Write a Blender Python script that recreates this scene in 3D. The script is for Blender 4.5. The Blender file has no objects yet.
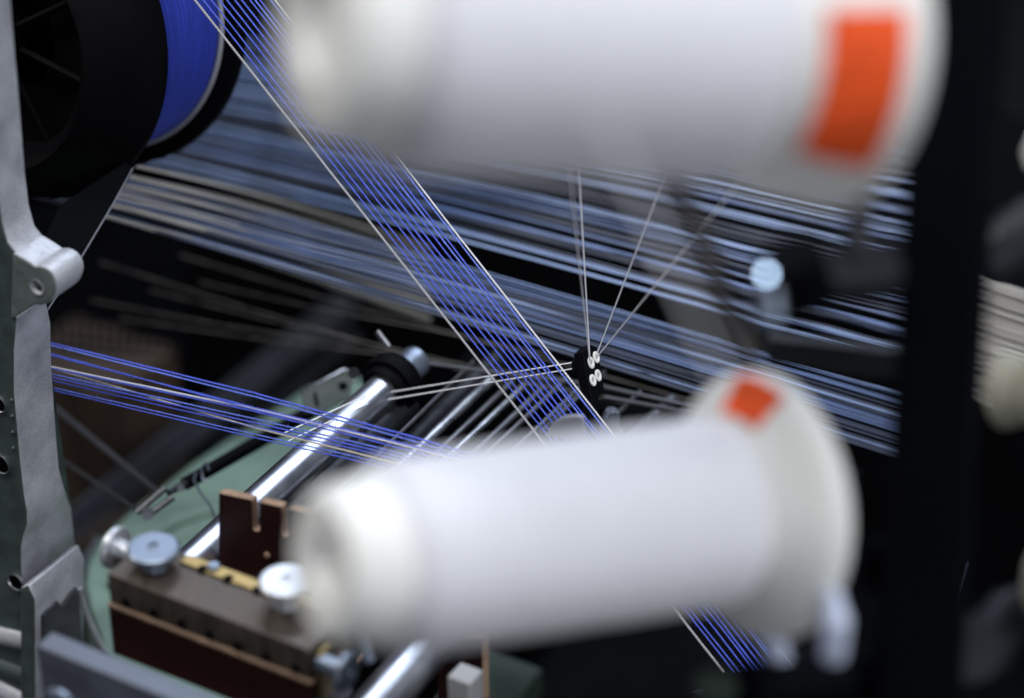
import bpy, math, random
from mathutils import Vector, Matrix
random.seed(7)
S = bpy.context.scene
COL = S.collection
V = Vector
# ------------------------------------------------------------------ camera frame
CAM = V((0, 0, 1.6)); PITCH = math.radians(32)
RT = V((1, 0, 0)); FW = V((0, math.cos(PITCH), -math.sin(PITCH))); UP = V((0, math.sin(PITCH), math.cos(PITCH)))
FPX = 85/36*1024
FOC = 1.2
def P(px, py, d):                       # a point of the place, d metres into it
    return CAM + FW*d + RT*((px-512)/FPX*d) - UP*((py-349)/FPX*d)
def PP(px, py, p0, n):                  # where that sight line meets a plane of the machine
    r = FW + RT*((px-512)/FPX) - UP*((py-349)/FPX)
    return CAM + r*((p0-CAM).dot(n)/r.dot(n))
def CD(x, y, z): return (RT*x + UP*y - FW*z).normalized()
# machine axes: U along the cloth width, W into the machine, Z up
a = math.radians(30)
U = V((math.cos(a), -math.sin(a), 0)); W = V((math.sin(a), math.cos(a), 0)); Z = V((0, 0, 1))

# ------------------------------------------------------------------ materials
def nodes(m): return m.node_tree.nodes, m.node_tree.links
def mat(name, col, rough=.5, metal=0, spec=.5, bump=0, bscale=200, var=0, vscale=30, stretch=None, rvar=0, sheen=0, coat=0, aniso=0):
    m = bpy.data.materials.new(name); m.use_nodes = True
    N, L = nodes(m); b = N['Principled BSDF']
    b.inputs['Base Color'].default_value = (*col, 1); b.inputs['Roughness'].default_value = rough
    b.inputs['Metallic'].default_value = metal; b.inputs['Specular IOR Level'].default_value = spec
    b.inputs['Sheen Weight'].default_value = sheen; b.inputs['Coat Weight'].default_value = coat
    b.inputs['Anisotropic'].default_value = aniso
    tc = N.new('ShaderNodeTexCoord'); mp = N.new('ShaderNodeMapping'); L.new(tc.outputs['Object'], mp.inputs[0])
    if stretch: mp.inputs['Scale'].default_value = stretch
    if var or rvar:
        n = N.new('ShaderNodeTexNoise'); n.inputs['Scale'].default_value = vscale; n.inputs['Detail'].default_value = 6
        L.new(mp.outputs[0], n.inputs['Vector'])
        if var:
            r = N.new('ShaderNodeMapRange'); r.inputs[1].default_value = .3; r.inputs[2].default_value = .7
            r.inputs[3].default_value = 1-var; r.inputs[4].default_value = 1+var; L.new(n.outputs[0], r.inputs[0])
            x = N.new('ShaderNodeVectorMath'); x.operation = 'SCALE'; x.inputs[0].default_value = col
            L.new(r.outputs[0], x.inputs['Scale']); L.new(x.outputs[0], b.inputs['Base Color'])
        if rvar:
            r2 = N.new('ShaderNodeMapRange'); r2.inputs[1].default_value = .3; r2.inputs[2].default_value = .7
            r2.inputs[3].default_value = max(.02, rough-rvar); r2.inputs[4].default_value = rough+rvar
            L.new(n.outputs[0], r2.inputs[0]); L.new(r2.outputs[0], b.inputs['Roughness'])
    if bump:
        n = N.new('ShaderNodeTexNoise'); n.inputs['Scale'].default_value = bscale; n.inputs['Detail'].default_value = 5
        L.new(mp.outputs[0], n.inputs['Vector'])
        u = N.new('ShaderNodeBump'); u.inputs['Strength'].default_value = bump; u.inputs['Distance'].default_value = .0008
        L.new(n.outputs[0], u.inputs['Height']); L.new(u.outputs[0], b.inputs['Normal'])
    return m
M = {}
M['chrome'] = mat('polished steel', (.44, .45, .49), .34, 1, rvar=.06, vscale=60)
M['mirror'] = mat('tinted glint mirror', (.33, .43, .56), .08, 1)  # bluish tint of the glints is put into the mirror colour
M['steel'] = mat('ground steel', (.6, .61, .64), .32, 1, rvar=.1, vscale=80, bump=.1)
M['darksteel'] = mat('oiled dark steel', (.024, .026, .032), .45, .5, var=.3, vscale=40, bump=.1)
M['rodsteel'] = mat('dull rod steel', (.21, .215, .23), .36, .9, var=.2, vscale=60)
M['wirem'] = mat('brownish grey wire', (.085, .078, .075), .5, .3)
M['drab'] = mat('dull beige core', (.30, .29, .23), .6, var=.1)  # duller, darker beige for the two right-hand cones
M['alul'] = mat('grey painted block', (.30, .30, .31), .6, var=.1)
M['crossm'] = mat('dull cross rod', (.11, .115, .13), .5, .5)
M['zincw'] = mat('bright zinc', (.66, .68, .72), .4, .7, rvar=.06)
M['zinc'] = mat('zinc plated', (.25, .29, .36), .40, .85, rvar=.08, var=.06, vscale=100)
M['nickel'] = mat('worn nickel', (.62, .6, .56), .3, .9, rvar=.1, var=.1, vscale=120)
M['black'] = mat('black moulded plastic', (.0018, .0018, .0026), .6, 0, .06, bump=.12, bscale=300, rvar=.08)
M['blackmetal'] = mat('black painted metal', (.0016, .002, .0035), .65, 0, .04, bump=.1, rvar=.1)
M['grime'] = mat('dark machine body', (.002, .0023, .003), .8, 0, .04, var=.5, vscale=12)
M['green'] = mat('sage green painted bed', (.145, .225, .18), .45, 0, .45, var=.4, vscale=22, bump=.2, rvar=.15)
M['trayg'] = mat('dark green tray paint', (.016, .028, .021), .5, var=.2)
M['dkgreen'] = mat('dark green casting paint', (.055, .074, .070), .5, 0, .5, var=.25, vscale=60, bump=.5, bscale=160, rvar=.12)
M['red'] = mat('dark red phenolic board', (.026, .006, .0055), .4, 0, .35, var=.2, vscale=60, bump=.1)
M['tan'] = mat('cut board edge', (.30, .20, .135), .7, 0, .3, var=.3, vscale=150)
M['bronze'] = mat('oiled brown steel', (.085, .066, .053), .42, .4, var=.35, vscale=60, rvar=.14, bump=.15, stretch=(3, .6, 1))
M['brass'] = mat('brass strip', (.40, .29, .12), .4, .8, var=.2, vscale=70, rvar=.1)
M['wood'] = mat('varnished wood', (.045, .030, .021), .6, 0, .3, var=.4, vscale=30, stretch=(1, 1, .12))
M['cream'] = mat('cream plastic core', (.80, .795, .76), .55, 0, .4, var=.03, vscale=30)
M['orange'] = mat('orange paper label', (.80, .085, .010), .7, 0, .3, var=.4, vscale=55, stretch=(1, 1, 3))
M['ceramic'] = mat('white ceramic', (.8, .79, .74), .22, 0, .5)
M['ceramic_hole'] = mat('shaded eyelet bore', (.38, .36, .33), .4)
M['greyplastic'] = mat('grey plastic', (.30, .31, .36), .45)
M['clip'] = mat('pale blue plastic', (.62, .68, .85), .35)
M['warp'] = mat('blue grey filament', (.13, .205, .43), .36, 0, .9, var=.25, vscale=25, sheen=.2)
M['warpl'] = mat('pale blue filament', (.30, .41, .68), .33, 0, .9, var=.25, vscale=25)
M['warp2'] = mat('dark blue filament', (.035, .05, .10), .35, 0, .8, var=.3, vscale=25, sheen=.2)
M['warpn'] = mat('pale and glare filament', (.42, .40, .37), .35, 0, .8, var=.3, vscale=25)  # tone for the added glare strands and the pale right-hand yarns
M['warpd'] = mat('dull tan filament', (.22, .20, .18), .5, 0, .5, var=.6, vscale=60)  # dull tan tone, mottled along the yarn
M['alu'] = mat('drawn aluminium', (.15, .165, .205), .5, .5, rvar=.1, var=.1, vscale=50)
M['yblue'] = mat('royal blue spun yarn', (.085, .135, .72), .75, 0, .25, var=.3, vscale=900, sheen=.4)
M['yblue2'] = mat('lighter blue spun yarn', (.15, .23, .80), .75, 0, .25, var=.4, vscale=900, sheen=.4)
M['ywhite'] = mat('white spun yarn', (.80, .79, .82), .7, 0, .3, var=.1, vscale=900, sheen=.3)
M['ygrey'] = mat('greyish white yarn', (.46, .45, .47), .75, 0, .3, var=.15, vscale=900)
M['ythin'] = mat('bright thin yarn', (.93, .93, .95), .5, 0, .5)
M['ycream'] = mat('ecru spun yarn', (.60, .56, .48), .75, 0, .3, var=.15, vscale=900)
M['ringgrey'] = mat('grey flange liner', (.42, .43, .46), .6)
M['floor'] = mat('dark floor', (.006, .006, .007), .6, var=.3, vscale=3)
# machined aluminium with slanting tool marks and stains
m = bpy.data.materials.new('machined casting face'); m.use_nodes = True; N, L = nodes(m); b = N['Principled BSDF']
tc = N.new('ShaderNodeTexCoord'); mp = N.new('ShaderNodeMapping'); mp.inputs['Rotation'].default_value = (.9, .3, .4); mp.inputs['Scale'].default_value = (1, 9, 9)
L.new(tc.outputs['Object'], mp.inputs[0])
n1 = N.new('ShaderNodeTexNoise'); n1.inputs['Scale'].default_value = 110; n1.inputs['Detail'].default_value = 8; n1.inputs['Roughness'].default_value = .7; L.new(mp.outputs[0], n1.inputs['Vector'])
n2 = N.new('ShaderNodeTexNoise'); n2.inputs['Scale'].default_value = 55; n2.inputs['Detail'].default_value = 6; L.new(tc.outputs['Object'], n2.inputs['Vector'])
ad = N.new('ShaderNodeMath'); L.new(n1.outputs[0], ad.inputs[0]); L.new(n2.outputs[0], ad.inputs[1])
cr = N.new('ShaderNodeValToRGB'); cr.color_ramp.elements[0].position = .38; cr.color_ramp.elements[0].color = (.27, .275, .30, 1)
cr.color_ramp.elements[1].position = .62; cr.color_ramp.elements[1].color = (.55, .56, .60, 1)
hv = N.new('ShaderNodeMath'); hv.operation = 'MULTIPLY'; hv.inputs[1].default_value = .5; L.new(ad.outputs[0], hv.inputs[0]); L.new(hv.outputs[0], cr.inputs[0])
L.new(cr.outputs[0], b.inputs['Base Color']); b.inputs['Metallic'].default_value = .25; b.inputs['Roughness'].default_value = .45
bu = N.new('ShaderNodeBump'); bu.inputs['Strength'].default_value = .35; bu.inputs['Distance'].default_value = .0005; L.new(n1.outputs[0], bu.inputs['Height']); L.new(bu.outputs[0], b.inputs['Normal'])
M['machined'] = m
M['washed'] = mat('worn green wash on casting', (.15, .17, .165), .5, .1, var=.3, vscale=80, bump=.4)
M['dkgrey'] = mat('rough cast skin', (.045, .047, .055), .6, .2, var=.4, vscale=70, bump=.5)
# wound yarn: fine crossed winding ridges
def wound(name, col, scale, dist, strength, cvar=.12):
    m = mat(name, col, .8, 0, .2, sheen=.25); N, L = nodes(m); b = N['Principled BSDF']
    uv = N.new('ShaderNodeUVMap'); w1 = N.new('ShaderNodeTexWave'); w1.bands_direction = 'Y'
    w1.inputs['Scale'].default_value = scale; w1.inputs['Distortion'].default_value = 3; w1.inputs['Detail'].default_value = 3; w1.inputs['Detail Scale'].default_value = 2
    L.new(uv.outputs[0], w1.inputs[0]); u = N.new('ShaderNodeBump'); u.inputs['Strength'].default_value = strength; u.inputs['Distance'].default_value = dist
    L.new(w1.outputs[0], u.inputs['Height']); L.new(u.outputs[0], b.inputs['Normal'])
    nn = N.new('ShaderNodeTexNoise'); nn.inputs['Scale'].default_value = 14; nn.inputs['Detail'].default_value = 6
    mpp = N.new('ShaderNodeMapping'); mpp.inputs['Scale'].default_value = (1, 14, 1); L.new(uv.outputs[0], mpp.inputs[0]); L.new(mpp.outputs[0], nn.inputs[0])
    r = N.new('ShaderNodeMapRange'); r.inputs[1].default_value = .3; r.inputs[2].default_value = .7; r.inputs[3].default_value = 1-cvar; r.inputs[4].default_value = 1+cvar
    x = N.new('ShaderNodeVectorMath'); x.operation = 'SCALE'; x.inputs[0].default_value = col
    L.new(nn.outputs[0], r.inputs[0]); L.new(r.outputs[0], x.inputs['Scale']); L.new(x.outputs[0], b.inputs['Base Color'])
    return m
M['woundblue'] = wound('wound blue yarn', (.018, .040, .36), 13, .0009, .9, .5); M['woundblue'].node_tree.nodes['Principled BSDF'].inputs['Sheen Weight'].default_value = .03
M['woundwhite'] = wound('wound white yarn', (.76, .76, .80), 22, .0008, .5, .09)

# ------------------------------------------------------------------ mesh builder
class MB:
    def __init__(s): s.v = []; s.f = []; s.mi = []; s.uv = {}
    def face(s, idx, mi=0, uvs=None):
        s.f.append(tuple(idx)); s.mi.append(mi)
        if uvs: s.uv[len(s.f)-1] = uvs
    def tube(s, pts, r, n=10, mi=0, cap=True):
        k = len(pts); base = len(s.v)
        rs = r if isinstance(r, (list, tuple)) else [r]*k
        ref = V((0.13, .21, .97))
        t0 = (pts[1]-pts[0]).normalized(); x = t0.cross(ref).normalized()
        for i, p in enumerate(pts):
            t = (pts[min(i+1, k-1)]-pts[max(i-1, 0)]).normalized()
            x = (x - t*x.dot(t)).normalized(); y = t.cross(x)
            for j in range(n):
                th = 2*math.pi*j/n
                s.v.append(p + x*(rs[i]*math.cos(th)) + y*(rs[i]*math.sin(th)))
        for i in range(k-1):
            for j in range(n):
                a0 = base+i*n+j; a1 = base+i*n+(j+1) % n
                s.face((a0, a1, a1+n, a0+n), mi)
        if cap:
            s.face([base+j for j in range(n)][::-1], mi); s.face([base+(k-1)*n+j for j in range(n)], mi)
        return s
    def ply(s, p0, p1, r, sag=0, pitch=.0028, fuzz=0):   # a two-ply twisted yarn
        d = p1-p0; Ln = d.length; t = d.normalized(); x = t.cross(V((.1, .2, .97))).normalized(); y = t.cross(x)
        n = max(8, int(Ln/(pitch/6))); ph0 = random.random()*6
        wob = [random.gauss(0, 1) for _ in range(12)]
        for q in (0, math.pi):
            pts = []
            for i in range(n+1):
                f = i/n; th = ph0+q+2*math.pi*f*Ln/pitch
                w = .00016*sum(math.sin(f*Ln*(30+40*k)+wob[k]*3)*wob[k+4] for k in range(4))*.5
                pts.append(p0+d*f+V((0, 0, -1))*(sag*4*f*(1-f)) + x*(r*.56*math.cos(th)+w) + y*(r*.56*math.sin(th)))
            s.tube(pts, r*.55, 5)
        for i in range(int(fuzz*Ln)):
            f = random.random(); q = p0+d*f+V((0, 0, -1))*(sag*4*f*(1-f))
            e = (x*random.gauss(0, 1)+y*random.gauss(0, 1)+t*random.gauss(0, 1)).normalized()*random.uniform(.0006, .0016)
            s.tube([q, q+e*.6, q+e+t*random.uniform(-.0004, .0004)], .00006, 3)
        return s
    def lathe(s, prof, o, ax, n=64, mi=0, closed=False, a0=0, a1=2*math.pi):
        ax = ax.normalized(); x = ax.cross(V((.02, .03, 1))).normalized(); y = ax.cross(x)
        base = len(s.v); k = len(prof); full = abs(a1-a0-2*math.pi) < 1e-6; m_ = n if full else n+1
        for (r, z) in prof:
            for j in range(m_):
                th = a0+(a1-a0)*j/n
                s.v.append(o+ax*z+x*(r*math.cos(th))+y*(r*math.sin(th)))
        rng = range(k) if closed else range(k-1)
        for i in rng:
            i2 = (i+1) % k
            for j in range(n):
                j2 = (j+1) % m_
                s.face((base+i*m_+j, base+i*m_+j2, base+i2*m_+j2, base+i2*m_+j), mi,
                       [(j/n, i/k), ((j+1)/n, i/k), ((j+1)/n, (i+1)/k), (j/n, (i+1)/k)])
        return s
    def prism(s, pts, vec, mi=0, side=None, back=None):
        base = len(s.v); n = len(pts); side = mi if side is None else side
        s.v += [V(p) for p in pts]+[V(p)+vec for p in pts]
        s.face(range(base, base+n), mi); s.face([base+n+i for i in range(n)][::-1], mi if back is None else back)
        for i in range(n):
            j = (i+1) % n; s.face((base+i, base+n+i, base+n+j, base+j), side)
        return s
    def box(s, o, ax, lo, hi, mi=0):
        A, B, C = ax
        q = lambda x, y, z: o+A*x+B*y+C*z
        return s.prism([q(lo[0], lo[1], lo[2]), q(hi[0], lo[1], lo[2]), q(hi[0], lo[1], hi[2]), q(lo[0], lo[1], hi[2])], B*(hi[1]-lo[1]), mi)
    def build(s, name, mats, parent=None, bevel=0, smooth=True, ang=35):
        me = bpy.data.meshes.new(name)
        org = V((0, 0, 0))
        for p in s.v: org = org+p
        org = org/len(s.v)
        me.from_pydata([tuple(p-org) for p in s.v], [], s.f)
        for m_ in (mats if isinstance(mats, (list, tuple)) else [mats]): me.materials.append(M[m_])
        me.polygons.foreach_set('material_index', s.mi)
        if s.uv:
            ul = me.uv_layers.new(name='UVMap')
            for fi, uvs in s.uv.items():
                for li, uvc in zip(me.polygons[fi].loop_indices, uvs): ul.data[li].uv = uvc
        import bmesh
        bm = bmesh.new(); bm.from_mesh(me); bmesh.ops.recalc_face_normals(bm, faces=bm.faces); bm.to_mesh(me); bm.free()
        if smooth: me.shade_smooth(); me.set_sharp_from_angle(angle=math.radians(ang))
        o = bpy.data.objects.new(name, me); COL.objects.link(o); o.location = org
        if parent: 
            o.parent = parent
            o.matrix_parent_inverse = Matrix.Translation(-WL(parent))
        if bevel:
            b = o.modifiers.new('Bevel', 'BEVEL'); b.width = bevel; b.segments = 2; b.limit_method = 'ANGLE'; b.angle_limit = math.radians(40)
        return o
def WL(o):
    l = V(o.location)
    if o.parent: return l+WL(o.parent)+o.matrix_parent_inverse.to_translation()
    return l
def tag(o, label=None, cat=None, group=None, kind=None):
    for k, v_ in (('label', label), ('category', cat), ('group', group), ('kind', kind)):
        if v_: o[k] = v_
    return o
def thing(name, loc, label, cat, group=None):
    e = bpy.data.objects.new(name, None); COL.objects.link(e); e.location = loc; e.empty_display_size = .01
    return tag(e, label, cat, group)
LAMP_A = V((-.2, .3, 3.2))
def cyl(p0, p1, r, n=32):
    return MB().tube([p0, p1], r, n)

# ------------------------------------------------------------------ setting
fl = MB().box(V((0, 0, 0)), (V((1, 0, 0)), V((0, 1, 0)), Z), (-6, -3, -.05), (6, 9, 0)).build('floor', 'floor'); tag(fl, kind='structure')
bw = MB().box(V((0, 0, 0)), (V((1, 0, 0)), V((0, 1, 0)), Z), (-6, 6, 0), (6, 6.1, 3.5)).build('back_wall', 'grime'); tag(bw, kind='structure')

# ------------------------------------------------------------------ machine bed (green) and body behind
p0 = P(200, 520, 1.46)
g = [(118, 700), (98, 640), (88, 612), (82, 585), (86, 560), (98, 540), (130, 510), (190, 464), (250, 424), (305, 388), (350, 372), (372, 384), (352, 470), (335, 560), (318, 720)]
mbx = MB().prism([PP(x, y, p0, Z) for x, y in g], -Z*.05)
bed = mbx.build('machine_bed', 'green', bevel=.003); tag(bed, 'sage green painted machine bed below the chrome roller', 'machine bed')
mbx = MB()
rim = [PP(x, y, p0, Z)+Z*.001 for x, y in g[0:6]]
mbx.tube(rim, .0022, 8); mbx.build('rim', 'rodsteel', bed)

MB().tube([PP(x, y, p0, Z)+Z*.0005 for x, y in [(112, 588), (128, 562), (150, 541), (175, 524), (205, 513), (250, 516)]], .0042, 10).build('shade_ridge', 'green', bed)  # added ridge that draws the curved shadow line on the bed
tray = MB().box(P(500, 690, 1.40), (U, W, Z), (-.03, -.10, -.02), (.012, .03, 0)).build('lower_tray', 'trayg', bevel=.002); tag(tray, 'dark green tray edge below the lower cone beside the dark red board', 'tray')
body = thing('loom_housing', P(500, 300, 2.0)-Z*.3, 'dark machine body filling the space behind and below the yarn sheets', 'machine body')
MB().box(P(512, 349, 2.05)-Z*.45, (U, W, Z), (-.9, 0, -.5), (.9, .3, .62)).build('rear_panel', 'grime', body, bevel=.004)
MB().box(P(700, 690, 1.75)-Z*.1, (U, W, Z), (-.15, -.3, -.3), (.6, .3, .05)).build('side_panel', 'grime', body, bevel=.004)

rl = thing('support_rail', P(200, 420, 1.75), 'broad dark steel rail slanting behind the blue yarns on the left', 'rail')
q0 = P(20, 570, 1.62); q1 = P(345, 305, 1.95)
MB().tube([q0, q1], .016, 4).build('rail_beam', 'darksteel', rl, bevel=.002)
MB().tube([q0-Z*.03+U*.006, q1-Z*.03+U*.006], .006, 12).build('rail_tube', 'darksteel', rl)

wb = MB().box(P(60, 395, 1.75), (U, W, Z), (-.05, 0, -.11), (.046, .08, .012)).build('wooden_box', 'wood', bevel=.002)
tag(wb, 'brown wooden box standing behind the blue yarns beside the casting', 'box')
bb = MB().tube([P(58, 575, 1.62), P(190, 478, 1.80)], .019, 4).build('wooden_beam', 'wood', bevel=.002)
tag(bb, 'dark brown beam slanting along the edge of the green bed', 'beam')

mesh_ = thing('wire_screen', P(100, 290, 1.7), 'black wire mesh screen behind the reel strap', 'screen')
k = MB()
for i in range(16):
    x = 35+i*9.5; k.tube([P(x, 205, 1.72), P(x+4, 350, 1.68)], .0012, 6)
k.build('upright_wire', 'blackmetal', mesh_)
k = MB()
for j in range(14):
    y = 215+j*10; k.tube([P(30, y, 1.7), P(190, y+18, 1.72)], .0010, 6)
k.build('cross_wire', 'blackmetal', mesh_)
mesh_.children[0]['label'] = 'upright wires of the screen'

# ------------------------------------------------------------------ filament warp sheets
def lerp(a_, b_, f): return a_+(b_-a_)*f
def warp_line(t):
    # t=0 lowest strand, t=1 highest; returns (yl at x=60, yr at x=900, depth)
    yl = lerp(204, 20, max(0, t)**.9); yr = lerp(458, 148, t)
    return yl, yr, lerp(1.262, 1.335, t)
bands = []; t_ = 0.0
rb_ = random.Random(11)
while t_ < 1.0:
    w_ = rb_.choice([.006, .010, .014, .020, .030]) if t_ > 0 else .026
    bands.append((t_, t_+w_, rb_.choice(['warp', 'warp', 'warp', 'warp2', 'warpl'])))
    t_ += w_+(rb_.uniform(.011, .022) if t_ < .20 else rb_.uniform(.018, .032))
    if .215 < t_ < .30: t_ = .305
nw = 0
for (t0, t1, mt) in bands:
    n = max(2, round((t1-t0)*265/1.7))
    for i in range(n):
        t = lerp(t0, t1, i/max(1, n-1))
        tl = t+random.gauss(0, .0035); tr = t+random.gauss(0, .0016)
        yl = warp_line(tl)[0]; yr = warp_line(tr)[1]; d = warp_line(t)[2]
        slope = (yr-yl)/840
        x0, x1 = -60, 965
        pts = []
        wob = random.uniform(-.7, .7); ph = random.random()*6
        for q in range(13):
            f = q/12; x = lerp(x0, x1, f)
            y = yl+slope*(x-60) - 9*math.sin(math.pi*min(1, max(0, (x-60)/840)))*(0.35+t) + wob*math.sin(f*7+ph)
            pts.append(P(x, y, d+(.10+.95*t)*(1-f)**2.6+random.uniform(-.003, .003)))
        r = random.uniform(.00028, .00062)
        o = MB().tube(pts, r, 6).build('warp_yarn', mt if random.random() > .25 else random.choice(['warp2', 'warp2', 'warpl']))
        tag(o, 'shiny blue-grey filament yarn in the broad sheet slanting behind the eyelet guide', 'yarn', 'filament yarns of the broad sheet')
        nw += 1
# added pale strands standing in for lamp glare at the left of the sheet
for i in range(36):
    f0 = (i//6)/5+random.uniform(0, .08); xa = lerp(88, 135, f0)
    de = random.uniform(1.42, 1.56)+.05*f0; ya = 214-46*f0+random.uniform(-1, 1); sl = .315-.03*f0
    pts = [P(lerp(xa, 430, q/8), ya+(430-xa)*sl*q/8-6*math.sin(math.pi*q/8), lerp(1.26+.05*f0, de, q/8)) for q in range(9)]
    o = MB().tube(pts, random.uniform(.0003, .0006), 6).build('glare_yarn', 'warpn')
    tag(o, 'added pale yarn imitating lamp glare at the left of the broad sheet', 'yarn', 'glare yarns beside the reel')
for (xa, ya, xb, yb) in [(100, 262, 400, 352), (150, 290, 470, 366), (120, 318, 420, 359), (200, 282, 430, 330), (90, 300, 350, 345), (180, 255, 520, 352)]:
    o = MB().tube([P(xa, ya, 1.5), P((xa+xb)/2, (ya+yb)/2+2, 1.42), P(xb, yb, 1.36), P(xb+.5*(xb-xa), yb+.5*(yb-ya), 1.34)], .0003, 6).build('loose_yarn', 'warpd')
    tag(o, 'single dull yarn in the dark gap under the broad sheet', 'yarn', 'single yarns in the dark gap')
# second group on the far right: white yarns
for i in range(18):
    y = 262+i*7.2+random.uniform(-1, 1)
    o = MB().tube([P(930, y-3, 1.4), P(975, y+14, 1.37), P(1080, y+48, 1.34)], random.uniform(.0010, .0016), 6).build('white_warp_yarn', 'warpn')
    tag(o, 'pale grey yarn in the small sheet right of the black post', 'yarn', 'pale yarns right of the post')

# ------------------------------------------------------------------ reel with blue yarn
AX = CD(.47, .35, -.83)
c = P(19, 28, 1.26); R = .0925
reel = thing('yarn_reel', c, 'large black flanged reel wound with royal blue yarn, top left', 'yarn reel')
prof = [(.066, -.034), (.068, -.036), (.071, -.033), (.080, -.012), (R-.004, -.003), (R, -.001), (R, .002), (R-.003, .004), (.03, .004), (.03, -.010), (.058, -.012), (.062, -.030)]
MB().lathe(prof, c, AX, 96, closed=True).build('front_flange', 'black', reel)
xa = AX.cross(Z).normalized(); ya = AX.cross(xa)
hub = MB().lathe([(.0, -.028), (.014, -.028), (.016, -.026), (.016, .0), (0, .0)], c, AX, 48).build('hub', 'black', reel)
for i in range(8):
    th = i*math.pi/4+.25; dr = xa*math.cos(th)+ya*math.sin(th)
    MB().tube([c+dr*.013-AX*.018, c+dr*.060-AX*.016], .0022, 6).build('spoke', 'black', reel)
Lr = .066
MB().lathe([(R*.86, .004), (R*.865, .01), (R*.87, Lr*.5), (R*.885, Lr-.004), (R*.885, Lr-.001)], c, AX, 128).build('yarn_winding', 'woundblue', reel)
MB().lathe([(R*.888, Lr-.0022), (R*.905, Lr-.0024), (R*.905, Lr-.0004), (R*.888, Lr-.0002)], c, AX, 128, closed=True).build('liner_ring', 'ringgrey', reel)
MB().lathe([(.02, Lr), (R*1.0, Lr), (R*1.01, Lr+.003), (R*1.0, Lr+.008), (R*.96, Lr+.010), (.02, Lr+.010)], c, AX, 96, closed=True).build('rear_flange', 'black', reel)
MB().lathe([(0.0, .02), (.012, .02), (.012, Lr+.05), (0, Lr+.05)], c, AX, 32).build('spindle', 'darksteel', reel)

# strap below the reel
st = thing('reel_strap', P(90, 240, 1.24), 'flat black strap hanging down-left from the reel with a bright edge', 'strap')
pl = [(132, 158), (60, 205), (40, 250), (8, 330), (35, 330), (78, 262), (133, 172)]
n_ = CD(.35, .2, .9); q = P(90, 240, 1.24)
MB().prism([PP(x, y, q, n_) for x, y in pl], -n_*.002).build('band', 'blackmetal', st)
MB().tube([PP(x, y, q+n_*.001, n_) for x, y in [(133, 168), (112, 206), (78, 263), (36, 328)]], .00045, 8).build('edge_strip', 'alu', st)

# ------------------------------------------------------------------ left casting
cast = thing('frame_casting', P(20, 640, 1.19), 'upright cast side frame with dark green paint and bare machined edge, far left', 'machine frame')
q = P(20, 400, 1.19)
F_ = lambda pts, qq=None: [PP(x, y, qq or q, W) for x, y in pts]
arm = [(-60, -30), (-22, -30), (-14, 60), (-9, 110), (-2, 190), (2, 222), (8, 243), (20, 258), (34, 266), (14, 318), (-60, 330)]
MB().prism(F_(arm), W*.020, 0, side=1).build('upper_arm', ['dkgreen', 'machined'], cast, bevel=.0012)
# rounded lug with a bolt hole
lug = []
cx, cy = 38, 286
for i in range(25):
    th = math.radians(-100+i*8.4)
    lug.append((cx+18.5*math.cos(th), cy+20*math.sin(th)))
hole_n = 20
lp = F_(lug, q-W*.001)
k = MB()
outer = [PP(x, y, q-W*.001, W) for x, y in [(12, 252), (24, 259)]+lug+[(24, 311), (10, 322)]]
hc = PP(37, 287, q-W*.001, W)
# face ring with a real hole: quads between resampled outer loop and hole loop
def loop_pts(poly, cen, n):
    out = []
    for j in range(n):
        th = 2*math.pi*j/n; d = U*math.cos(th)+Z*math.sin(th); best = None
        for i in range(len(poly)):
            p, r_ = poly[i]-cen, poly[(i+1) % len(poly)]-cen
            px_, pz = p.dot(U), p.z; rx, rz = r_.dot(U), r_.z; dx, dz = math.cos(th), math.sin(th)
            ex, ez = rx-px_, rz-pz; det = dx*(-ez)+ex*dz
            if abs(det) < 1e-12: continue
            s_ = (px_*(-ez)+ex*pz)/det; t_ = (dx*pz-dz*px_)/det
            if s_ > 0 and -1e-6 <= t_ <= 1+1e-6 and (best is None or s_ > best): best = s_
        out.append(cen+d*best)
    return out
nn = 64
def holed_plate(k, poly, cen, r, vec, mf=0, ms=1):
    o_ = loop_pts(poly, cen, nn); i_ = [cen+U*(r*math.cos(2*math.pi*j/nn))+Z*(r*math.sin(2*math.pi*j/nn)) for j in range(nn)]
    b0 = len(k.v); k.v += o_+i_+[p+vec for p in o_]+[p+vec for p in i_]
    for j in range(nn):
        j2 = (j+1) % nn
        k.face((b0+j, b0+j2, b0+nn+j2, b0+nn+j), mf); k.face((b0+2*nn+j, b0+3*nn+j, b0+3*nn+j2, b0+2*nn+j2), mf)
        k.face((b0+j, b0+2*nn+j, b0+2*nn+j2, b0+j2), ms); k.face((b0+nn+j, b0+nn+j2, b0+3*nn+j2, b0+3*nn+j), ms)
holed_plate(k, outer, hc, .0031, W*.021)
lugo = k.build('lug', ['washed', 'machined'], cast, bevel=.0012)
MB().lathe([(.0031, 0), (.0042, -.0004), (.0042, .0), (.0031, .004)], hc, W, 32).build('hole_rim', 'machined', lugo)
web = [(-60, 318), (10, 312), (17, 318), (14, 350), (14, 392), (20, 460), (27, 525), (20, 542), (22, 590), (40, 760), (-60, 760)]
fw = [(10, 312), (17, 318), (14, 350), (14, 392), (20, 460), (24, 495), (27, 512), (27, 525), (23, 536), (21, 548), (22, 590), (24, 760)]
th = [.020, .0215, .0275, .0290, .0285, .0280, .0285, .0315, .0365, .0405, .0440, .0440]
k = MB(); fpt = F_(fw+[(-60, 760), (-60, 318)]); bpt = [p+W*h_ for p, h_ in zip(fpt, th+[.04, .02])]
k.v += fpt+bpt; n_f = len(fpt); k.face(range(n_f), 0); k.face([n_f+i for i in range(n_f)][::-1], 0)
for i in range(n_f): k.face((i, n_f+i, n_f+(i+1) % n_f, (i+1) % n_f), 1)
k.build('upright_web', ['dkgreen', 'machined'], cast, bevel=.0008)
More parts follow.
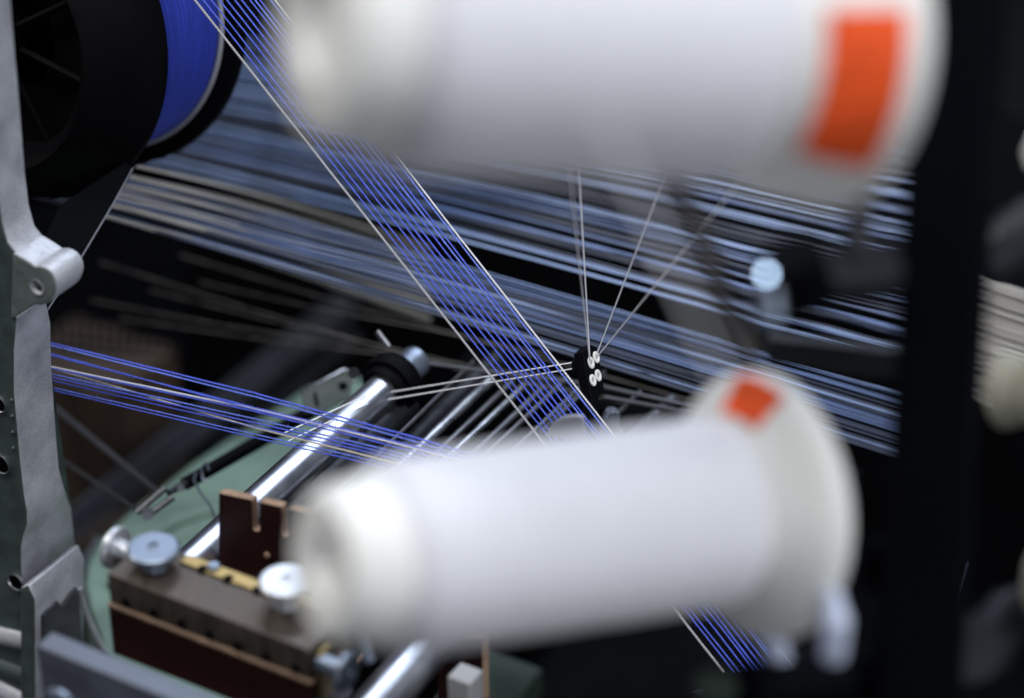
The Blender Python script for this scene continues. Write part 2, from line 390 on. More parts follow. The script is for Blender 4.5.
if 0: MB().prism(F_(web), W*.0285, 0, side=1).build('upright_web', ['dkgreen', 'machined'], cast, bevel=.001)
pad = [(-20, 588), (26, 588), (36, 600), (37, 640), (46, 665), (-20, 665)]
# the pad block: wider machined block at the foot, set proud of the web
qq = q-W*.008
MB().prism(F_([(20, 588), (28, 585), (35, 600), (35.5, 700), (20, 700)], qq), W*.041, 0, side=1).build('foot_pad', ['dkgreen', 'machined'], cast, bevel=.0012)
# unmachined dark hollow and curved flare at the foot
fq = PP(36, 610, qq, W)
fp = lambda pts, off: [PP(x, y, fq+U*off, U) for x, y in pts]
MB().prism(fp([(44, 616), (49, 610), (54, 607), (58, 602), (62, 607), (66, 603), (70, 596), (77, 588), (79, 594), (80, 612), (84, 655), (48, 655)], .0004), U*-.003).build('cast_recess', 'dkgrey', cast)
MB().tube(fp([(80, 588), (84, 606), (91, 624), (98, 640), (106, 652)], .0004), .0017, 8).build('flare_rib', 'machined', cast)
for (x, y, r_) in [(16, 582, .0050), (-1, 404, .0045), (1, 464, .0055)]:
    cc = PP(x, y, q-W*.0005, W)
    MB().lathe([(r_*.86, -.0002), (r_, -.0008), (r_, .0005)], cc, W, 32).build('hole_rim', 'steel', cast)
    MB().lathe([(0, .0003), (r_*.85, .0003)], cc-W*.0007, W, 32).build('hole', 'black', cast)
for i in range(4):
    cc = PP(11+i*.6, 400+i*16, q-W*.0006, W); MB().lathe([(0, -.0009), (.0008, -.0004), (.0010, .0006)], cc, W, 16).build('rivet', 'dkgreen', cast)

shaft = thing('stub_shaft', P(0, 640, 1.13), 'short grey cast shaft entering the frame at the lower left corner', 'shaft')
sq = q+W*.003
MB().tube([PP(-40, 622, sq, W), PP(33, 639, sq, W)], .0066, 32).build('shaft_body', 'machined', shaft)
MB().tube([PP(-40, 650, sq, W), PP(6, 664, sq, W), PP(33, 674, sq, W)], .0060, 16).build('cast_web', 'dkgreen', shaft)
MB().tube([PP(-30, 668, sq, W), PP(33, 702, sq, W)], .0072, 20).build('lower_shaft', 'machined', shaft)

# ------------------------------------------------------------------ aluminium bar, clamp block
bar = thing('guide_rail', P(33, 640, 1.03), 'square aluminium rail across the bottom left corner below the clamp block', 'rail')
o0 = PP(36, 645, P(36, 645, 1.045), W)
MB().box(o0, (U, W, Z), (0, 0, -.03), (.16, .011, 0)).build('rail_bar', 'alu', bar, bevel=.0008)
MB().lathe([(0, -.003), (.008, -.003), (.0095, -.0015), (.0095, .0)], P(62, 706, 1.03), W, 32).build('bolt_head', 'zinc', bar)

o1 = P(107, 573, 1.075)
clamp = thing('clamp_block', o1-Z*.04, 'brown two-layer clamp block with a row of dark sockets on its front, bottom left', 'clamp')
LN = .1085
MB().box(o1, (U, W, Z), (0, 0, -.0165), (LN, .029, 0)).build('top_plate', 'bronze', clamp, bevel=.0007)
k = MB(); fr = o1+U*-.0006+W*-.0012
k.box(fr, (U, W, Z), (0, 0, -.0182), (LN+.001, .031, -.0168), 1); k.box(fr, (U, W, Z), (0.0002, 0.0002, -.045), (LN+.0008, .031, -.0183), 0)
k.build('base_board', ['red', 'tan'], clamp, smooth=False)
for i in range(7):
    cc = o1+U*(.0095+i*.0152)-Z*.0128-W*.0003
    MB().lathe([(0, .0), (.0017, .0), (.0022, -.0003), (.0024, .002)], cc, W, 20).build('socket', 'black', clamp)
# brass strip with notches
k = MB(); pts = []
bz = o1+W*.0215
k.box(bz, (U, W, Z), (.024, 0, 0.0002), (LN-.002, .0065, .0014), 0)
br = k.build('brass_strip', 'brass', clamp, bevel=.0003)
for i, x in enumerate((.036, .050, .066, .082, .099)):
    cc = bz+U*x+W*.0012+Z*.0013
    MB().lathe([(0, .0002), (.0024, .0002), (.0026, -.0008)], cc, Z, 24).build('notch', 'black', br)
MB().lathe([(0, .0016), (.0024, .0016), (.0028, .0010), (.0028, -.001)], bz+U*.040+W*.004+Z*.0016, Z, 24).build('screw_or_glint_disc', 'zinc', clamp)
MB().lathe([(0, .0016), (.0024, .0016), (.0028, .0010), (.0028, -.001)], bz+U*.103+W*.001+Z*.0016, Z, 24).build('screw_or_glint_disc', 'brass', clamp)
MB().box(o1+U*(LN), (U, W, Z), (0.0003, .004, -.03), (.0025, .012, -.004)).build('end_strip', 'brass', clamp, bevel=.0003)
def knob(loc, ax, r, m_, label, neck=.008):
    t = thing('thumb_screw', loc, label, 'thumbscrew', 'thumbscrews of the clamp block')
    MB().lathe([(0, neck+.0022), (r*.2, neck+.0022), (r*.21, neck+.0030), (r*.90, neck+.0030), (r, neck+.0021), (r, neck+.0002), (r*.96, neck-.0004), (r*.5, neck-.0006)], loc, ax, 64).build('knob_head', m_, t, ang=20)
    MB().lathe([(r*.5, neck-.0006), (r*.46, .001), (r*.5, 0), (r*.36, 0), (r*.36, -.002), (0, -.002)], loc, ax, 48).build('neck', m_, t)
    MB().lathe([(0, neck+.0024), (r*.12, neck+.0024), (r*.17, neck+.0036), (r*.21, neck+.0034), (r*.22, neck+.0028)], loc, ax, 32).build('centre_boss', m_, t)
    return t
zc = PP(155, 566, o1, Z); knob(zc, Z, .0118, 'zinc', 'zinc thumbscrew standing at the left end on top of the clamp block')
zc = PP(287, 604, o1, Z); knob(zc, Z, .0116, 'zincw', 'brightest zinc thumbscrew, on top of the clamp block near its right end', neck=.011)
knob(o1+W*.020-Z*.003, -U, .0100, 'zincw', 'pale worn thumbscrew sticking out of the left end of the clamp block', neck=.010)
knob(o1+U*(LN+.001)+W*.006-Z*.010, U, .0090, 'zinc', 'grey thumbscrew sticking out of the right end of the clamp block', neck=.012)
hk = thing('bent_hook', P(345, 632, 1.03), 'small bent zinc hook right of the clamp block', 'hook')
MB().tube([P(338, 632, 1.05), P(346, 628, 1.045), P(358, 630, 1.04), P(364, 637, 1.035), P(366, 652, 1.035), P(370, 662, 1.035)], .0026, 12).build('hook_rod', 'zinc', hk)
MB().lathe([(0, -.002), (.0036, -.002), (.004, 0), (.0036, .004), (0, .004)], P(338, 632, 1.052), U, 20).build('collar', 'zinc', hk)

# ------------------------------------------------------------------ slotted phenolic plates
sp = thing('slotted_plate', P(270, 600, 1.14), 'upright dark red board with two open slots in front of the chrome roller', 'plate')
q = P(225, 540, 1.14)
def slotted(q, pts, name, par):
    MB().prism([PP(x, y, q, W) for x, y in pts], W*.0042, 0, side=1).build(name, ['red', 'tan'], par, smooth=False)
out = [(219, 493), (252, 500), (253, 529), (255, 531), (258, 531.5), (260, 530), (260, 502), (281.5, 507), (281.5, 534), (283, 536.5), (286.5, 537), (288.5, 535.5), (289, 509), (345, 522), (345, 640), (219, 605)]
slotted(q, out, 'board', sp)
MB().lathe([(0, -.0012), (.0012, -.0012), (.0018, -.0006), (.0018, .001)], PP(267.5, 555, q, W), W, 20).build('screw', 'tan', sp)
sp2 = thing('backing_board', P(470, 690, 1.12), 'dark red board edge below the lower cone, with a white block in front', 'plate')
q2 = P(470, 690, 1.14)
MB().prism([PP(x, y, q2, W) for x, y in [(438, 668), (446, 640), (482, 640), (483, 720), (438, 720)]], W*.006, 0, side=1).build('board', ['red', 'tan'], sp2, smooth=False)
wbk = MB().box(P(447, 676, 1.09), (U, W, Z), (0, 0, -.03), (.012, .012, 0)).build('white_block', 'alul', bevel=.001)
tag(wbk, 'small white block in front of the dark red board below the lower cone', 'block')

# ------------------------------------------------------------------ rollers, rods
ro = thing('chrome_roller', P(290, 475, 1.18), 'polished chrome roller slanting under the blue yarns to a black collar', 'roller')
ra, rb = P(170, 584, 1.14), P(386, 388, 1.275)
MB().tube([ra, lerp(ra, rb, .5), rb], .0092, 48).build('roller_tube', 'chrome', ro)
dirv = (rb-ra).normalized()
dr = thing('idler_tube', P(330, 480, 1.2), 'darker steel tube lying alongside the chrome roller on its right', 'tube')
off = P(300, 480, 1.2)-P(278, 462, 1.2)
MB().tube([ra+off+FW*.012, rb+off*.9+FW*.012], .0082, 40).build('tube_body', 'darksteel', dr)
# collar
co = thing('bearing_collar', rb, 'black bearing collar at the upper end of the chrome roller', 'collar')
MB().lathe([(.0094, -.003), (.012, -.004), (.0132, -.002), (.0132, .001), (.0140, .001), (.0156, .001), (.0164, .003), (.0164, .009), (.0150, .012), (.0094, .013)], rb, dirv, 64, closed=True).build('ring', 'black', co)
MB().lathe([(.0, .013), (.0085, .013), (.0085, .030), (.0060, .032), (0, .032)], rb, dirv, 32).build('stub', 'zinc', co)
MB().tube([rb+UP*.019+dirv*.006-RT*.002, rb+UP*.027+dirv*.006-RT*.008], .0017, 10).build('lever', 'rodsteel', co)
MB().lathe([(0, -.002), (.003, -.002), (.003, .002), (0, .002)], rb-RT*.017+UP*.008, FW, 16).build('bolt', 'darksteel', co)
bk = thing('bearing_bracket', P(385, 430, 1.3), 'black bracket carrying the bearing collar', 'bracket')
q = P(385, 430, 1.31)
MB().prism([PP(x, y, q, W) for x, y in [(372, 385), (406, 380), (412, 430), (402, 520), (372, 520), (380, 430)]], W*.01).build('bracket_plate', 'black', bk, bevel=.001)

big = thing('lower_roller', P(410, 670, 1.08), 'wide bright chrome roller emerging below the lower cone', 'roller')
la = P(352, 735, 1.07); lb = P(470, 600, 1.14)
MB().tube([la, lb], .0108, 48).build('roller_tube', 'chrome', big)
for (x0, y0, x1, y1, r) in [(338, 700, 362, 655, .0009), (368, 697, 404, 655, .0010)]:
    o = MB().tube([P(x0, y0, 1.1), P(x1, y1, 1.12)], r, 10).build('thin_rod', 'tan'); tag(o, 'thin tan rod beside the wide lower roller', 'rod', 'thin tan rods')
rods = [(484, 372, .0060, 'darksteel', 1.34), (491, 380, .0027, 'steel', 1.31), (512, 382, .0016, 'rodsteel', 1.31), (524, 386, .0018, 'steel', 1.30),
        (543, 388, .0017, 'rodsteel', 1.30), (566, 379, .0014, 'rodsteel', 1.31), (586, 382, .0014, 'rodsteel', 1.30), (497, 360, .0060, 'darksteel', 1.38), (640, 392, .0014, 'rodsteel', 1.30), (672, 400, .0038, 'rodsteel', 1.30), (604, 372, .0012, 'rodsteel', 1.33)]
lab = {'rodsteel': 'thin grey rod', 'darksteel': 'thick dark bar', 'steel': 'bright steel rod'}
for (x, y, r, mt, d) in rods:
    L_ = 150; e = P(x-L_, y+L_*(.95 if mt != 'darksteel' else .98), d-.12)
    if x < 600 and x-L_ < 345: e = P(x, y, d).lerp(e, (x-350)/L_)
    if x > 600: e = P(x, y, d).lerp(e, .45)
    o = MB().tube([P(x, y, d), e], r, 16).build('drive_rod', mt)
    tag(o, lab[mt]+' in the parallel row slanting up behind the lower cone', 'rod', lab[mt]+'s behind the lower cone')
o = MB().tube([P(474, 361, 1.31), P(312, 519, 1.15)], .0010, 12).build('drive_rod', 'rodsteel'); tag(o, 'thin rod slanting up right from behind the slotted board, nearest to the chrome roller', 'rod')
for (x0, y0, x1, y1, r, d, lb_) in [(416, 362, 604, 386, .0010, 1.30, 'thin dark cross rod running right from the bearing collar'), (604, 387, 712, 411, .0013, 1.29, 'upper cross rod right of the eyelet guide'), (604, 397, 704, 415, .0012, 1.285, 'lower cross rod right of the eyelet guide'), (520, 383, 580, 393, .0010, 1.3, 'short cross rod behind the slanting blue yarns')]:
    o = MB().tube([P(x0, y0, d), P(x1, y1, d)], r, 12).build('cross_rod', 'crossm'); tag(o, lb_, 'rod')
# dark fittings behind the eyelet guide
o = MB().box(P(590, 405, 1.37), (U, W, Z), (-.09, 0, -.03), (.16, .02, .0)).build('cross_beam', 'grime', bevel=.002)
tag(o, 'dark cross beam under the broad yarn sheet behind the rods', 'beam')
sm = thing('small_fitting', P(612, 425, 1.26), 'small pale blue metal fitting below the eyelet guide, behind the lower cone', 'fitting')
MB().lathe([(0, .010), (.003, .009), (.0045, .005), (.0045, -.004), (.007, -.006), (.007, -.012), (0, -.012)], P(611, 424, 1.27), Z, 32).build('fitting_body', 'alu', sm)
MB().tube([P(606, 418, 1.26), P(612, 408, 1.26), P(618, 414, 1.26)], .0010, 10).build('fitting_loop', 'zinc', sm)
tb = MB().prism([PP(x, y, P(566, 425, 1.12), W) for x, y in [(545, 436), (551, 424), (562, 417), (576, 415.5), (583, 417), (585, 440)]], W*.002).build('plastic_tab', 'greyplastic', bevel=.0006)
tag(tb, 'translucent grey plastic tab just above the lower cone under the blue yarns', 'tab')

# ------------------------------------------------------------------ fork rod and bracket plate
fk = thing('fork_rod', P(250, 450, 1.33), 'slim black rod ending in a small steel fork above the green bed', 'rod')
MB().tube([P(185, 484, 1.30), P(345, 392, 1.38)], [.0036, .0044], 20).build('rod_body', 'black', fk)
MB().tube([P(168, 493, 1.29), P(187, 483, 1.30)], [.0016, .0024], 12).build('rod_end', 'darksteel', fk)
for (dx, dy) in [(0, 0), (8, 9)]:
    MB().tube([P(136+dx, 513+dy*.6, 1.285), P(165+dx, 488+dy, 1.29)], .0020, 12).build('fork_tine', 'rodsteel', fk)
MB().lathe([(0, -.002), (.003, -.0015), (.0034, 0), (.003, .002), (0, .002)], P(148, 514, 1.283), -FW, 20).build('pin', 'chrome', fk)
MB().lathe([(0, -.002), (.0022, -.0015), (.0026, 0), (.002, .002), (0, .002)], P(181, 487, 1.29), -FW, 20).build('ball_joint', 'chrome', fk)
MB().tube([P(x, y, 1.295) for x, y in [(209, 470), (206, 462), (201, 468), (203, 480), (208, 480)]], .0008, 8).build('wire_clip', 'zinc', fk)
MB().tube([P(x, y, 1.292) for x, y in [(196, 472), (194, 480), (200, 492), (210, 505), (217, 522)]], .0007, 8).build('wire_tail', 'zinc', fk)
q = P(330, 395, 1.33)
bp = thing('bracket_plate', q, 'grey steel bracket plate with a slot and a hole, left of the black collar', 'bracket')
nb = CD(.1, .25, .95)
k = MB(); k.prism([PP(x, y, q, nb) for x, y in [(302, 392), (344, 370), (349, 371), (353, 379), (350, 398), (322, 412), (304, 412)]], -nb*.002)
k.build('plate_body', 'darksteel', bp, bevel=.0005)
bp.children[0].data.materials[0] = M['dkgreen']
MB().lathe([(0, 0), (.0022, 0), (.0026, .0006)], PP(343, 386, q+nb*.0006, nb), -nb, 20).build('hole', 'black', bp)
MB().prism([PP(x, y, q+nb*.0007, nb) for x, y in [(313, 393), (316, 392), (319, 405), (316, 407)]], -nb*.0004).build('slot', 'black', bp)
MB().tube([PP(x, y, q+nb*.0004, nb) for x, y in [(303, 391), (344, 369.5), (349, 370.5), (354, 379)]], .0006, 8).build('edge', 'steel', bp)
MB().lathe([(0, -.002), (.0022, -.0015), (.0026, 0), (.002, .002), (0, .002)], P(323, 417, 1.3), -FW, 20).build('rivet', 'zinc', bp)
for (xa_, ya_, xb_, yb_, r, d0, d1, lb_) in [(40, 396, 160, 494, .0019, 1.42, 1.29, 'upper dark cord running down to the steel fork'), (50, 452, 140, 512, .0011, 1.38, 1.285, 'lower thin grey cord running down to the steel fork')]:
    o = MB().tube([P(xa_, ya_, d0), P(xb_, yb_, d1)], r, 10).build('cord', 'rodsteel'); tag(o, lb_, 'cord')

# ------------------------------------------------------------------ blue yarns from the left
LB = [  # y at x=38, y at x=256, y at x=456, material, radius px, depth
    (339.5, 393.5, 449, 'yblue', .00042), (342.0, 397, 453, 'yblue', .00042),
    (350, 410, 457, 'yblue', .00036), (352, 408, 456, 'yblue', .00036),
    (364, 409, 458, 'ywhite', .00045), (365.5, 411.5, 462, 'yblue', .00040),
    (364, 428, 478, 'ycream', .00042),
    (371, 419, 466, 'yblue', .00036), (374, 423, 469, 'yblue', .00040), (377.5, 427, 472, 'yblue', .00034),
    (384, 434.5, 479, 'yblue', .00034), (386.5, 438, 483, 'yblue', .00034)]
for i, (ya_, yb_, yc_, mt, r) in enumerate(LB):
    k = MB(); d0 = 1.235-.002*(i % 3)
    p0_ = P(8, ya_-(30)*(yb_-ya_)/218, d0+.008); pm = P(256, yb_, 1.185); pe = P(478, yc_+22*(yc_-yb_)/200, 1.15)
    k.ply(p0_, pm, r*1.22, pitch=.0034, fuzz=500); k.ply(pm, pe, r*1.22, fuzz=250)
    nm = {'yblue': 'blue_yarn', 'ywhite': 'white_yarn', 'ycream': 'ecru_yarn'}[mt]
    o = k.build(nm, 'yblue2' if mt == 'yblue' and i % 3 == 1 else mt)
    if mt == 'yblue': tag(o, 'fuzzy blue yarn running from behind the casting across the chrome roller', 'yarn', 'blue yarns from the casting')
    elif mt == 'ywhite': tag(o, 'white yarn among the blue yarns that cross the chrome roller', 'yarn')
    else: tag(o, 'ecru yarn crossing the lower blue yarns left of the chrome roller', 'yarn')

# ------------------------------------------------------------------ the slanting sheet of blue yarns
def sheet_x(f, y, conv=0):  # f 0..1 between left and right white yarns
    return lerp(195+y*.787, 275+y*.778, f)
TOP, BOT = -70, 672
fr_t = [.10, .20, .31, .40, .50, .585, .69, .75, .82, .945]
fr_b = [.14, .21, .33, .43, .49, .57, .66, .77, .81, .945]
def ribbon(ft, fb, r, mt):
    a_ = P(sheet_x(ft, TOP), TOP, 1.205); b_ = P(sheet_x(fb, BOT), BOT, 1.175)
    k = MB(); k.ply(a_, b_, r, pitch=.0032, fuzz=260 if mt == 'yblue' else 60); return k
for ft, fb in zip(fr_t, fr_b):
    o = ribbon(ft, fb, random.uniform(.00036, .00048), 'yblue').build('blue_yarn', random.choice(['yblue', 'yblue', 'yblue2']))
    tag(o, 'blue yarn in the steep sheet running from beside the reel down behind the lower cone', 'yarn', 'blue yarns of the steep sheet')
o = ribbon(0, 0, .00062, 'w').build('white_yarn', 'ygrey'); tag(o, 'thicker white yarn along the left edge of the steep blue sheet', 'yarn')
o = ribbon(1, 1, .00046, 'w').build('white_yarn', 'ywhite'); tag(o, 'thin white yarn along the right edge of the steep blue sheet', 'yarn')
# bar they run to
gb = thing('guide_bar', P(740, 690, 1.19), 'dark guide bar where the steep blue yarns end, bottom centre-right', 'bar')
MB().tube([P(640, 735, 1.17), P(840, 650, 1.20)], .009, 24).build('bar_body', 'blackmetal', gb)
MB().tube([P(700, 709, 1.175), P(704, 708, 1.176)], .0095, 24).build('bar_collar', 'zinc', gb)

# ------------------------------------------------------------------ eyelet guide
q = P(590, 370, 1.205); ng = CD(.84, .2, .5)
eg = thing('eyelet_guide', P(590, 430, 1.21), 'black guide block with four white ceramic eyelets in the centre', 'yarn guide')
face = [(583, 352), (591, 344.5), (597, 347), (603, 377), (604, 388), (598, 400), (597, 432), (590, 432), (592, 398), (586, 372)]
MB().prism([PP(x, y, q, ng) for x, y in face], -ng*.0055).build('block', 'black', eg, bevel=.0004)
q5 = q-ng*.0055
MB().prism([PP(x, y, q5, ng) for x, y in [(577, 361), (586, 347), (592, 345), (600, 372), (594, 388), (578, 372)]], -ng*.0035).build('rear_block', 'blackmetal', eg, bevel=.0004)
upv = (PP(592, 386, q, ng)-PP(588, 360, q, ng))
for (x, y) in [(590.8, 362.8), (596, 357.3), (592.6, 380.3), (597.8, 375.5)]:
    cc = PP(x, y, q, ng)
    e = MB().lathe([(.0009, -.0008), (.0013, .0001), (.0017, .0003), (.0026, .00028), (.0030, .0001), (.0031, -.0006)], cc+ng*.0004, ng, 32).build('eyelet', 'ceramic', eg)
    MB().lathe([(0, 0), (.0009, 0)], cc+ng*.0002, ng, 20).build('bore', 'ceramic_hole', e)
# stem
MB().tube([P(592, 395, 1.215), P(594, 440, 1.225)], .0030, 12).build('stem', 'black', eg)
GY = [((564, 120, 1.03), (589.5, 360, 1.202), 'leftmost of the four thin white yarns rising from the eyelet guide'),
      ((576, 120, 1.12), (590, 362, 1.202), 'second from left of the four thin white yarns rising from the eyelet guide'),
      ((675, 150, 1.10), (596, 356, 1.202), 'thin white yarn rising steeply to the right from the eyelet guide'),
      ((790, 120, .98), (597, 357, 1.202), 'most slanted thin white yarn running up right from the eyelet guide'),
      ((388, 392.5, 1.265), (576, 362, 1.208), 'upper of two thin white yarns between the chrome roller and the eyelet guide'),
      ((388, 399.5, 1.26), (577, 368, 1.208), 'lower of two thin white yarns between the chrome roller and the eyelet guide'),
      ((284, 433, 1.20), (376, 391, 1.26), 'upper thin white yarn lying along the chrome roller'),
      ((288, 441, 1.20), (382, 397, 1.26), 'lower thin white yarn lying along the chrome roller')]
for p_, q_, lb_ in GY:
    o = MB().tube([P(*p_), P(*q_)], .00032, 8).build('thin_yarn', 'ythin'); tag(o, lb_, 'yarn')

# ------------------------------------------------------------------ yarn cones in front
def yarn_cone(c0, d0, c1, d1, rn, rb_, flare, label, lab_ang, n1f=.84, lf=(.12, .97), group='white yarn cones in the foreground'):
    A, B = P(*c0, d0), P(*c1, d1); ax = (B-A).normalized(); Ln = (B-A).length
    t = thing('yarn_cone', A.lerp(B, .5)-Z*rb_, label, 'yarn cone', group)
    n0 = Ln*.11; n1 = Ln*n1f
    MB().lathe([(0, .004), (rn*.30, .003), (rn*.34, -.001), (rn*.66, -.0015), (rn*.76, .001), (rn*.80, .005), (rn*.86, n0)], A, ax, 64).build('core_nose', 'cream', t)
    prof = [(rn*.84, n0-.002), (rn*.92, n0), (rn*.98, n0+.004), (rn, n0+.014)]
    for i in range(1, 13): prof.append((lerp(rn, rb_, i/12)*(1+.004*math.sin(i*1.7)), lerp(n0+.014, n1-.008, i/12)))
    prof += [(rb_*.97, n1-.002), (rb_*.85, n1), (rb_*.5, n1)]
    MB().lathe(prof, A, ax, 96).build('yarn_winding', 'woundwhite', t)
    base = MB().lathe([(rb_*.80, n1-.004), (rb_*1.0, n1+.004), (lerp(rb_, flare, .6), lerp(n1, Ln, .45)), (flare*.97, Ln*.95), (flare, Ln*.965), (flare, Ln*.99), (flare*.97, Ln), (flare*.85, Ln*.985), (rb_*.75, Ln*.9)], A, ax, 96).build('core_base', 'cream', t)
    # orange label wrapping part of the base
    k = MB(); a0, a1 = lab_ang
    e = .0006
    f0, f1 = lf
    pr = []
    zz = [n1+.004, lerp(n1, Ln, .45), Ln*.95]; rr = [rb_*1.0, lerp(rb_, flare, .6), flare*.97]
    def rad(z):
        for i in range(2):
            if z <= zz[i+1]: return lerp(rr[i], rr[i+1], (z-zz[i])/(zz[i+1]-zz[i]))
        return rr[2]
    for i in range(9):
        z = lerp(zz[0], zz[2], lerp(f0, f1, i/8)); pr.append((rad(z)+e, z))
    k.lathe(pr, A, ax, 40, a0=a0, a1=a1).build('label', 'orange', base)
    return t, A, B, ax
T1 = yarn_cone((318, 26), .685, (836, 44), .765, .0420, .0440, .0525, 'upper white yarn cone with a large orange label on its base', (math.radians(-33), math.radians(26)), n1f=.77, lf=(.08, .97))
T2 = yarn_cone((326, 566), .775, (768, 505), .868, .0325, .0340, .0485, 'lower white yarn cone with a small orange label on its upper rim', (math.radians(-118), math.radians(-84)), n1f=.875, lf=(.0, 1.0))

# ------------------------------------------------------------------ creel post and holders (foreground right)
post = thing('creel_post', P(930, 700, .93)-Z*.05, 'thick black upright post at the right of the cones', 'post')
MB().tube([P(972, -160, .83), P(908, 860, .89)], .0205, 4).build('post_body', 'blackmetal', post, bevel=.003)
MB().tube([P(955, 15, .86), P(990, 25, .86)], .0085, 16).build('post_clamp', 'darksteel', post, bevel=.001)
MB().lathe([(0, -.006), (.009, -.006), (.011, -.003), (.011, .004), (0, .004)], P(885, 565, .90), FW, 6).build('bolt', 'blackmetal', post)
hold = thing('cone_holder', P(850, 270, .84), 'dark grey holder arm under the upper cone, reaching left from the post', 'holder')
MB().tube([P(930, 262, .88), P(860, 275, .84), P(795, 282, .82)], [.010, .0105, .008], 16).build('holder_arm', 'darksteel', hold)
MB().tube([P(862, 180, .83), P(856, 255, .83)], [.0035, .0048], 16).build('upright_pin', 'darksteel', hold)
MB().tube([P(805, 300, .81), P(790, 255, .80)], .0115, 16).build('clamp_jaw', 'blackmetal', hold)
MB().tube([P(765, 290, .795), P(768, 322, .795)], .0052, 20).build('tension_knob', 'zinc', hold)
for (x, y, r_, lx) in [(762, 276, .0015, .0), (768, 320, .0009, .35)]:  # two added mirror discs, angled to throw the lamp's glint at the camera
    sp_ = P(x, y, .79); hn = ((CAM-sp_).normalized()+(V((2.2, lx, 2.7))-sp_).normalized()).normalized()
    MB().lathe([(0, -.001), (r_*1.1, -.001), (r_*1.1, .0028), (r_, .003), (0, .003)], sp_, hn, 24).build('screw_or_glint_disc', 'mirror', hold, ang=20)
wg = MB().tube([P(655, 150, .80), P(700, 235, .81), P(732, 320, .83), P(752, 352, .84)], .0036, 12).build('guide_wire', 'wirem')
tag(wg, 'thin dark guide wire slanting down between the two cones', 'wire')
h2 = thing('cone_bracket', P(820, 362, 1.02), 'flat dark grey bracket bar between the two cones, left of the post', 'bracket')
q = P(830, 362, .98)
MB().prism([PP(x, y, q, W) for x, y in [(765, 338), (900, 352), (900, 382), (862, 378), (768, 364)]], W*.006).build('bracket_bar', 'darksteel', h2, bevel=.001)
h3 = thing('cone_holder', P(800, 680, .86), 'black holder with two pale fingers under the base of the lower cone', 'holder')
MB().tube([P(745, 690, .86), P(800, 686, .87), P(900, 668, .90)], .010, 12).build('holder_arm', 'blackmetal', h3)
MB().tube([P(832, 590, .83), P(836, 620, .83), P(833, 655, .84)], [.0028, .0050, .0046], 16).build('finger', 'clip', h3)
MB().tube([P(768, 606, .86), P(774, 636, .86), P(778, 664, .87)], [.0025, .0045, .0050], 16).build('finger', 'clip', h3)
MB().lathe([(0, -.008), (.007, -.008), (.008, -.003), (.008, .004), (0, .004)], P(716, 690, .86), Z, 20).build('knob', 'trayg', h3)
ly = MB().ply(P(600, 110, .60), P(722, 380, .66), .0009).build('loose_yarn', 'ywhite'); tag(ly, 'blurred pale yarn hanging close to the camera below the upper cone', 'yarn')
# far right pieces
C3 = yarn_cone((1150, 400), .90, (1004, 390), .94, .011, .013, .0150, 'cream cone base at the right edge beside the pale yarns', (math.radians(100), math.radians(101)), group=None)
C4 = yarn_cone((1170, 600), .86, (1050, 578), .90, .012, .015, .0165, 'dim cream cone cut by the right edge near the bottom', (math.radians(100), math.radians(101)), group=None)
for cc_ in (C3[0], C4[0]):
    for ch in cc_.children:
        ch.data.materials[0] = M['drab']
ee = thing('post_bracket', P(985, 640, .92), 'dark curved bracket right of the post near the bottom', 'bracket')
MB().tube([P(930, 672, .9), P(955, 655, .9), P(985, 650, .91), P(1010, 610, .92), P(1040, 600, .92)], [.008, .011, .012, .009, .008], 16).build('bracket_arm', 'darksteel', ee)
MB().lathe([(0, -.01), (.010, -.01), (.012, -.004), (.012, .006), (0, .006)], P(968, 648, .89), -FW, 24).build('boss', 'darksteel', ee)
e2 = thing('post_bracket', P(1010, 250, .95), 'dark curved bracket right of the post above the pale yarns', 'bracket')
MB().tube([P(985, 262, .93), P(1005, 245, .93), P(1040, 215, .93)], [.009, .012, .010], 16).build('bracket_arm', 'darksteel', e2)
e5 = MB().lathe([(0, -.007), (.004, -.0065), (.006, 0), (.004, .0065), (0, .007)], P(1038, 152, .93), Z, 24).build('ceramic_button', 'ceramic'); tag(e5, 'small white button cut by the right edge at the top', 'button')
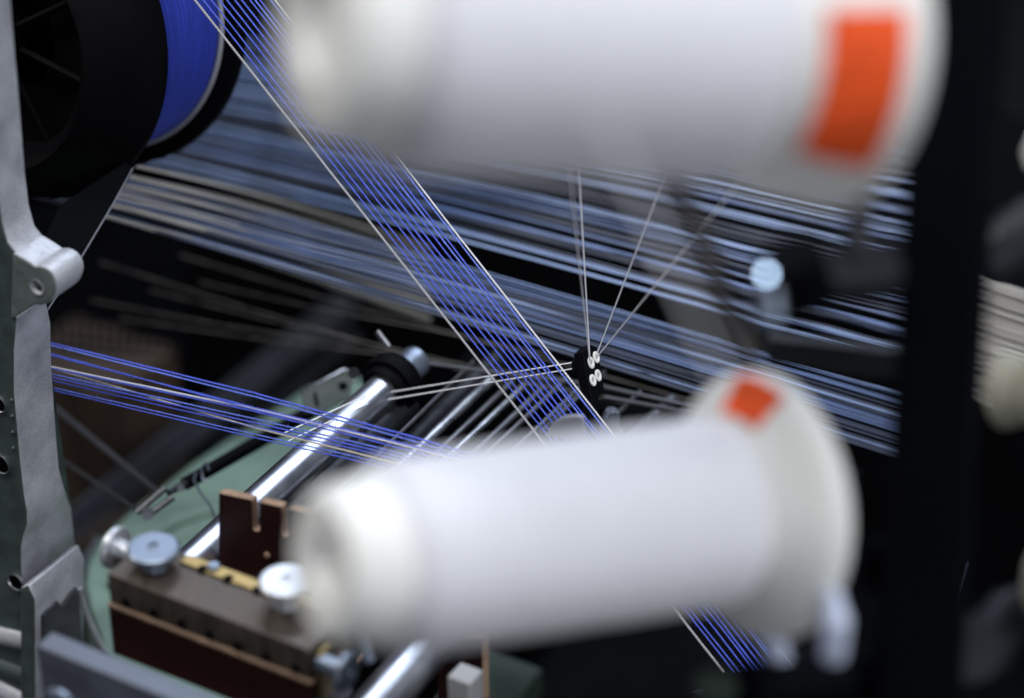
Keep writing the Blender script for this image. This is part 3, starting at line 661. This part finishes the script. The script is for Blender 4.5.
for (x0, y0, x1, y1, lb_) in [(969, 562, 957, 610, 'upper faint blue yarn beside the lower right bracket'), (939, 684, 941, 720, 'lower faint blue yarn at the bottom edge right of the post')]:
    o = MB().tube([P(x0, y0, 1.12), P(x1, y1, 1.12)], .0005, 6).build('loose_yarn', 'warp2'); tag(o, lb_, 'yarn')

# ------------------------------------------------------------------ light
w = bpy.data.worlds.new('World'); S.world = w; w.use_nodes = True
w.node_tree.nodes['Background'].inputs[0].default_value = (.55, .65, .9, 1); w.node_tree.nodes['Background'].inputs[1].default_value = .085
def lamp(name, loc, target, sx, sy, power, col):
    l = bpy.data.lights.new(name, 'AREA'); l.shape = 'RECTANGLE'; l.size = sx; l.size_y = sy; l.energy = power; l.color = col
    o = bpy.data.objects.new(name, l); COL.objects.link(o); o.location = loc
    o.rotation_euler = (V(target)-V(loc)).to_track_quat('-Z', 'Y').to_euler()
    o['kind'] = 'structure'
    return o
ctr = P(512, 349, 1.1)
lamp('overhead_light', LAMP_A, ctr, 2.0, .5, 35, (.95, .97, 1))
lamp('overhead_light', (.5, 2.6, 3.1), ctr, 2.4, .4, 52, (.74, .84, 1))
lamp('overhead_light', (-2.0, 1.2, 2.9), ctr, .4, 1.8, 24, (1, .96, .9))
lamp('fill_light', (.2, -2.2, .9), ctr, 2.2, 1.2, 16, (.93, .95, 1))  # added soft fill low behind the camera, brightens the cone undersides
lamp('overhead_light', (2.2, .0, 2.7), ctr, .4, 1.8, 42, (.92, .95, 1))  # added lamp, lights the machined casting faces from the right

# ------------------------------------------------------------------ camera & render
cd = bpy.data.cameras.new('Camera'); co_ = bpy.data.objects.new('Camera', cd); COL.objects.link(co_)
co_.location = CAM; co_.rotation_euler = (math.pi/2-PITCH, 0, 0)
cd.lens = 85; cd.sensor_width = 36; cd.clip_start = .05; cd.clip_end = 100
cd.dof.use_dof = True; cd.dof.focus_distance = FOC; cd.dof.aperture_fstop = .085/.030
S.camera = co_
S.render.engine = 'CYCLES'; S.render.resolution_x = 1024; S.render.resolution_y = 698
S.view_settings.view_transform = 'Standard'; S.view_settings.look = 'None'; S.view_settings.exposure = 0
print('warp yarns', nw)
